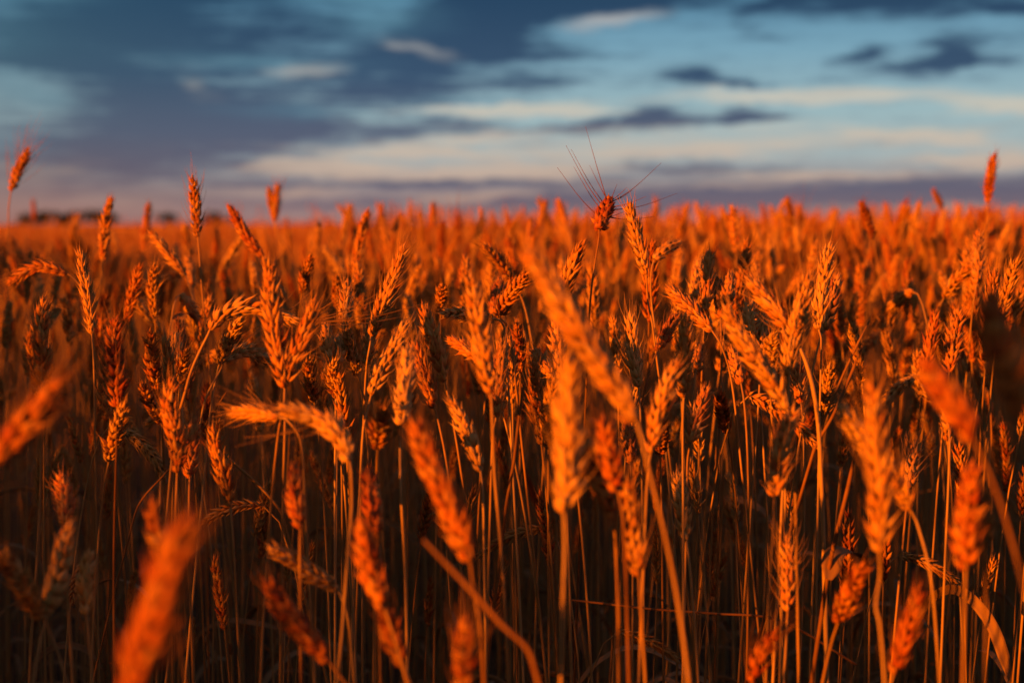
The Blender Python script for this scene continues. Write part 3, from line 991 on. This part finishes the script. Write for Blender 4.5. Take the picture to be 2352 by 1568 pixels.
protos = []
prng = np.random.default_rng(91)
for i in range(16):
    st, ear, ag, lf = stalk_variant(prng, 0.84, 0, nod=(i % 6 == 5))
    protos.append((st, ear, ag, lf))
proto_roots = [None] * len(protos)


def single(x, y, z, top, k, rot):
    sc = top / 0.84
    if proto_roots[k] is None:
        st, ear, ag, lf = protos[k]
        root = empty('wheat_stalk', (x, y, z))
        build('stem', st.arrays(), MATS, root)
        eo = build('ear', ear.arrays(), MATS, root)
        if ag.n:
            build('awn_tuft', ag.arrays(), MATS, eo)
        if lf is not None:
            build('leaf', lf.arrays(), MATS, root)
        proto_roots[k] = root
    else:
        src = proto_roots[k]
        root = src.copy()
        C.objects.link(root)
        root.location = (x, y, z)
        for ch in src.children:
            c = ch.copy()
            C.objects.link(c)
            c.parent = root
            for gch in ch.children:
                e = gch.copy()
                C.objects.link(e)
                e.parent = c
    root.rotation_euler = (0, 0, rot)
    root.scale = (sc, sc, sc)
    return root


MAXSINGLE = 300
taken = [tuple(p) for p in HG]
srng = np.random.default_rng(5)
tries = 0
SINGLES = []
while len(HEROES) < MAXSINGLE - 2 and tries < 20000:
    tries += 1
    u = srng.random()
    y = math.sqrt(1.24**2 + u * (2.45**2 - 1.24**2))
    x = srng.uniform(-.385, .385) * y
    if min((x - a)**2 + (y - b)**2 for a, b in taken) < .036**2:
        continue
    taken.append((x, y))
    top = min(float(canopy(x, y)) + srng.normal(-.028, .042), .885)
    k = int(srng.integers(len(protos)))
    if k % 6 == 5:
        top = min(top, .825)
    root = single(x, y, 0, top, k, srng.uniform(0, 6.28))
    v = protos[k][1].arrays()[0]
    sc = top / .84
    ce = v.mean(0) * sc
    cr, sr = math.cos(root.rotation_euler[2]), math.sin(root.rotation_euler[2])
    ctr = np.array([x + ce[0] * cr - ce[1] * sr, y + ce[0] * sr + ce[1] * cr, ce[2]])
    pe = protos[k][1]
    ax = (v[-40:].mean(0) - v[:40].mean(0))
    axx = ax[0] * cr - ax[1] * sr
    px, py, dd = project(ctr)
    HEROES.append([None, px, py, dd, root, (axx * 1000, -ax[2] * 1000), (x, y, 0)])

# ------------------------------------------------------------------ the rest of the crop, as one mass
def lod_pool(n, lod, h, seed, nod_every=7, leafy=False):
    r = np.random.default_rng(seed)
    pool = []
    for i in range(n):
        st, ear, ag, lf = stalk_variant(r, h, lod, nod=(i % nod_every == nod_every - 1), leafy=leafy)
        g = Geo()
        for q in (st, ear, ag, lf):
            if q is not None and q.n:
                a_ = q.arrays()
                for mk in sorted(set(a_[3].tolist())):
                    pass
                g.v.append(a_[0]); g.f.append(a_[1] + g.n); g.t.append(a_[2]); g.m.append(a_[3]); g.n += len(a_[0])
        pool.append(g.arrays())
    return pool


def scatter(G_, pool, xs, ys, tops, h, rng):
    for x, y, tp in zip(xs, ys, tops):
        v, f, t, m = pool[int(rng.integers(len(pool)))]
        sc = tp / h
        a = rng.uniform(0, 6.283)
        c, s = math.cos(a), math.sin(a)
        w = np.empty_like(v)
        w[:, 0] = x + (v[:, 0] * c - v[:, 1] * s) * sc + v[:, 2] * rng.normal(0, .02)
        w[:, 1] = y + (v[:, 0] * s + v[:, 1] * c) * sc + v[:, 2] * rng.normal(0, .02)
        w[:, 2] = v[:, 2] * sc
        G_.v.append(w); G_.f.append(f + G_.n); G_.t.append(t + rng.normal(0, .08)); G_.m.append(m); G_.n += len(v)


mass = Geo()
mr = np.random.default_rng(23)
P1 = lod_pool(26, 1, .84, 31)
P2 = lod_pool(24, 2, .84, 32, 9)
P1U = lod_pool(24, 1, .84, 41, 999)
P2U = lod_pool(24, 2, .84, 42, 999)
P3 = lod_pool(20, 2, .84, 33, 9, True)


def band(y0, y1, dens, half, pool, drop, sd):
    area = half * (y1**2 - y0**2)
    n = int(area * dens)
    y = np.sqrt(y0**2 + mr.random(n) * (y1**2 - y0**2))
    x = mr.uniform(-half, half, n) * y
    top = np.minimum(canopy(x, y) + mr.normal(-drop, sd, n) + .10 * (mr.random(n) < .20 + .16 * np.clip(x / (.36 * y), -1, 1)), .9 + y * mr.uniform(.002, .018, n))
    q = x / (.36 * y)
    thin = (q < -.25) & (y > 1.6) & (y < 6.0) & (mr.random(n) < np.clip((-q - .25) * 3, 0, .72))
    x, y, top = x[~thin], y[~thin], top[~thin]
    scatter(mass, pool, x, y, top, .84, mr)


band(1.15, 1.9, 170, .44, P1, .20, .06)      # shorter tillers standing in the shade of the tall ones
band(1.5, 2.6, 110, .44, P1, .09, .045)
band(2.4, 4.0, 200, .46, P1U, .034, .056)
band(4.0, 7.0, 150, .46, P2U, .020, .058)
band(7.0, 16.0, 70, .48, P2U, .005, .060)
band(16.0, 42.0, 9, .50, P2, .0, .034)
n = 130                                               # the tallest heads, breaking the skyline
y = mr.uniform(2.4, 8.0, n); x = y * mr.uniform(-.14, .40, n)
scatter(mass, P1U, x, y, .905 + y * mr.uniform(.0, .014, n) ** 1.0, .84, mr)
n = 190                                               # single heads in the thin patch on the left
y = np.sqrt(mr.uniform(1.7**2, 3.6**2, n)); x = y * mr.uniform(-.42, -.05, n)
scatter(mass, P1U, x, y, .845 + mr.normal(0, .028, n), .84, mr)
# the crop carries on beside and behind the camera
n = 15000
xs = mr.uniform(-5.2, 1.8, n); ys = mr.uniform(-5.0, 1.6, n)
keep = (np.abs(xs) > .46 * ys + .30) | (ys < -.55)
keep &= ~((np.abs(xs) < .42) & (ys > -.75) & (ys < .5))
sl_ = xs - math.tan(SUN_AZ) * ys                      # a gap added in the unseen crop so low sun reaches the near stalks
keep &= ~((sl_ > -1.5) & (sl_ < -.42) & (ys > -.6) & (ys < .75) & (xs > -1.25))
keep &= ~((sl_ > -.90) & (sl_ < -.48) & (ys < .9) & (xs > -2.3))
xs, ys = xs[keep], ys[keep]
scatter(mass, P3, xs, ys, .855 + mr.normal(0, .035, len(xs)), .84, mr)
n = 1300                                              # a taller stand added out of view on the left, to shade the left field
ys = mr.uniform(1.25, 7.5, n)
xs = -.42 * ys - .28 - mr.random(n) * (.25 + .12 * ys)
scatter(mass, P2U, xs, ys, .905 + mr.normal(0, .03, n), .84, mr)
n = 150  # unseen overtall clump behind the camera, added to shade the right-edge ears
ys = mr.uniform(-.75, -.05, n)
xs = mr.uniform(-.33, -.17, n) + math.tan(SUN_AZ) * ys
scatter(mass, P1, xs, ys, .97 + mr.normal(0, .03, n), .84, mr)
fieldo = build('wheat_field', mass.arrays(), MATS)
tag(fieldo, 'dense mass of ripe orange wheat filling the field behind the nearer stalks', 'wheat', kind='stuff')

# far part of the field: crowded ear tips in ever wider rows out to the horizon
far = Geo()
d = 15.0
while d < 1500:
    w = d * .0032 * (1 if d < 60 else .8)
    n = int(1.1 * d / w)
    x = np.linspace(-.55 * d, .55 * d, n) + mr.normal(0, w * .4, n)
    y = d + mr.uniform(-.04, .04, n) * d
    hh = canopy(x, y) - .015 + mr.normal(0, .036, n) * (1 if d < 80 else .8)
    base = np.stack([x, y, np.full(n, .25)], -1)
    k = 4
    an = mr.uniform(0, 6.28, n)
    rr = w * mr.uniform(.45, .9, n)
    tip = base.copy(); tip[:, 2] = hh; tip[:, 0] += mr.normal(0, w * .5, n)
    ring = []
    for q in range(k):
        ring.append(base + np.stack([np.cos(an + q * math.pi / 2) * rr, np.sin(an + q * math.pi / 2) * rr, np.zeros(n)], -1))
    up = []
    for q in range(k):
        z = base + np.stack([np.cos(an + q * math.pi / 2) * rr, np.sin(an + q * math.pi / 2) * rr, hh - .34], -1)
        up.append(z)
    v = np.stack(ring + up + [tip], 1)
    fidx = []
    for q in range(k):
        q2 = (q + 1) % k
        fidx.append([q, q2, k + q2, k + q])
        fidx.append([k + q, k + q2, 2 * k, 2 * k])
    f = np.array(fidx)[None] + (np.arange(n) * (2 * k + 1))[:, None, None]
    far.add(v.reshape(-1, 3), f.reshape(-1, 4), np.repeat(np.clip(mr.normal(.5, .16, n), 0, 1), 2 * k + 1), 0)
    d *= 1.045
faro = build('distant_wheat', far.arrays(), MATS, smooth=False)
tag(faro, 'far wheat merging into one orange band at the horizon', 'wheat', kind='stuff')

# ------------------------------------------------------------------ ground
gg = Geo()
gs = 3000.0
gg.add([(-gs, -60, 0), (gs, -60, 0), (gs, 2 * gs, 0), (-gs, 2 * gs, 0)], [[0, 1, 2, 3]], .5, 0)
go = build('ground', gg.arrays(), [MAT_SOIL], smooth=False)
tag(go, 'dark bare soil between the wheat stems', 'ground', kind='structure')


# ------------------------------------------------------------------ far trees on the left of the horizon
def tree(px, d, height, crown_w, label, seed):
    r = np.random.default_rng(seed)
    x = (px - PXW / 2) / PXW * TANW * d
    root = empty('tree', (x, d, 0))
    t = Geo()
    tube(t, np.array([[0, 0, 0], [.1, 0, height * .3], [-.05, .1, height * .75]]), [.22, .16, .05], 8, .5, 0)
    for q in range(5):
        a = q * 1.26 + r.random()
        z0 = height * r.uniform(.25, .5)
        tube(t, np.array([[0.05, 0, z0], [math.cos(a) * crown_w * .2, math.sin(a) * crown_w * .2, z0 + height * .18],
                          [math.cos(a) * crown_w * .36, math.sin(a) * crown_w * .36, z0 + height * .3]]), [.09, .05, .02], 5, .5, 0)
    build('trunk', t.arrays(), [MAT_BARK], root)
    g = Geo()
    cl = []
    for q in range(16):
        a = r.uniform(0, 6.28)
        rr = crown_w * .5 * math.sqrt(r.random())
        cl.append((math.cos(a) * rr, math.sin(a) * rr, height * r.uniform(.35, .92) - rr * .35 * height / crown_w, crown_w * r.uniform(.10, .2)))
    n = 1500
    pick = r.integers(len(cl), size=n)
    cc = np.array(cl)[pick]
    off = unit(r.normal(0, 1, (n, 3))) * (cc[:, 3] * r.random(n) ** .4)[:, None]
    ctr = cc[:, :3] + off
    ctr[:, 2] = np.maximum(ctr[:, 2], height * .12)
    a1 = unit(r.normal(0, 1, (n, 3))); a2 = unit(np.cross(a1, r.normal(0, 1, (n, 3))))
    sz = (crown_w * r.uniform(.02, .045, n))[:, None]
    v = np.stack([ctr + a1 * sz, ctr + a2 * sz * .6, ctr - a1 * sz, ctr - a2 * sz * .6], 1)
    g.add(v.reshape(-1, 3), (np.arange(n * 4).reshape(n, 4)), .5, 0)
    build('crown', g.arrays(), [MAT_TREE], root, smooth=False)
    tag(root, label, 'tree', 'trees along the far edge of the field')
    return root


tree(84, 760, 6.9, 15.0, 'low dark bush-like tree farthest left on the horizon behind the bearded ear', 1)
tree(124, 760, 8.9, 13.0, 'tall round dark tree, second in the row on the horizon', 2)
tree(168, 780, 7.2, 16.0, 'low dark tree filling the gap between the two tall ones on the horizon', 3)
tree(212, 770, 8.2, 15.0, 'broad dark tree ahead of the tallest one in the horizon row', 4)
tree(250, 770, 9.2, 12.0, 'tallest dark tree closing the row on the horizon', 5)
tree(380, 800, 7.9, 12.0, 'lone small dark tree on the horizon left of the tall upright ear', 6)
tree(508, 820, 7.2, 18.0, 'low wide dark tree on the horizon beside the dark leaning ear', 7)

# ------------------------------------------------------------------ labels
def look(h):
    name, px, py, d, root, (dx, dy), G = h
    a = math.degrees(math.atan2(dx, -dy))
    if abs(a) > 80:
        lean = 'drooping'
    elif a > 14:
        lean = 'right-leaning'
    elif a < -14:
        lean = 'left-leaning'
    else:
        lean = 'upright'
    if d < .8:
        sh = 'large blurred'
    elif d > 1.9:
        sh = 'small blurred'
    elif d > 1.45:
        sh = 'soft-edged'
    else:
        sh = 'sharp'
    return lean, sh


def rel(h, o):
    dx, dy = h[1] - o[1], h[2] - o[2]
    if abs(dx) > 1.3 * abs(dy):
        w = 'right of' if dx > 0 else 'left of'
        return w
    return 'below' if dy > 0 else 'above'


marks = [h for h in HEROES if h[0]]
used = set()
for h in HEROES:
    tag(h[4], None, 'wheat', GROUP)
    if h[0]:
        lab = 'wheat stalk with ' + h[0]
        used.add(lab)
        h[4]['label'] = lab
        continue
for h in HEROES:
    if h[0]:
        continue
    lean, sh = look(h)
    near = sorted(marks, key=lambda o: (o[1] - h[1])**2 + (o[2] - h[2])**2)
    done = False
    for o in near[:14]:
        short = o[0].split(';')[0]
        if len(short.split()) > 9:
            continue
        for dist in ('close', 'farther'):
            dd = math.hypot(o[1] - h[1], o[2] - h[2])
            if (dist == 'close') != (dd < 90):
                continue
            lab = f"{sh} {lean} stalk {'just' if dist == 'close' else 'well'} {rel(h, o)} {short}"
            if lab not in used:
                done = True
                break
        if done:
            break
    if not done:
        for o in near[:8]:
            for q in near[:8]:
                if q is o:
                    continue
                lab = f"{lean} wheat stalk {rel(h, o)} {o[0]} and {rel(h, q)} {q[0]}"
                if lab not in used and len(lab.split()) <= 16:
                    done = True
                    break
            if done:
                break
    used.add(lab)
    h[4]['label'] = lab
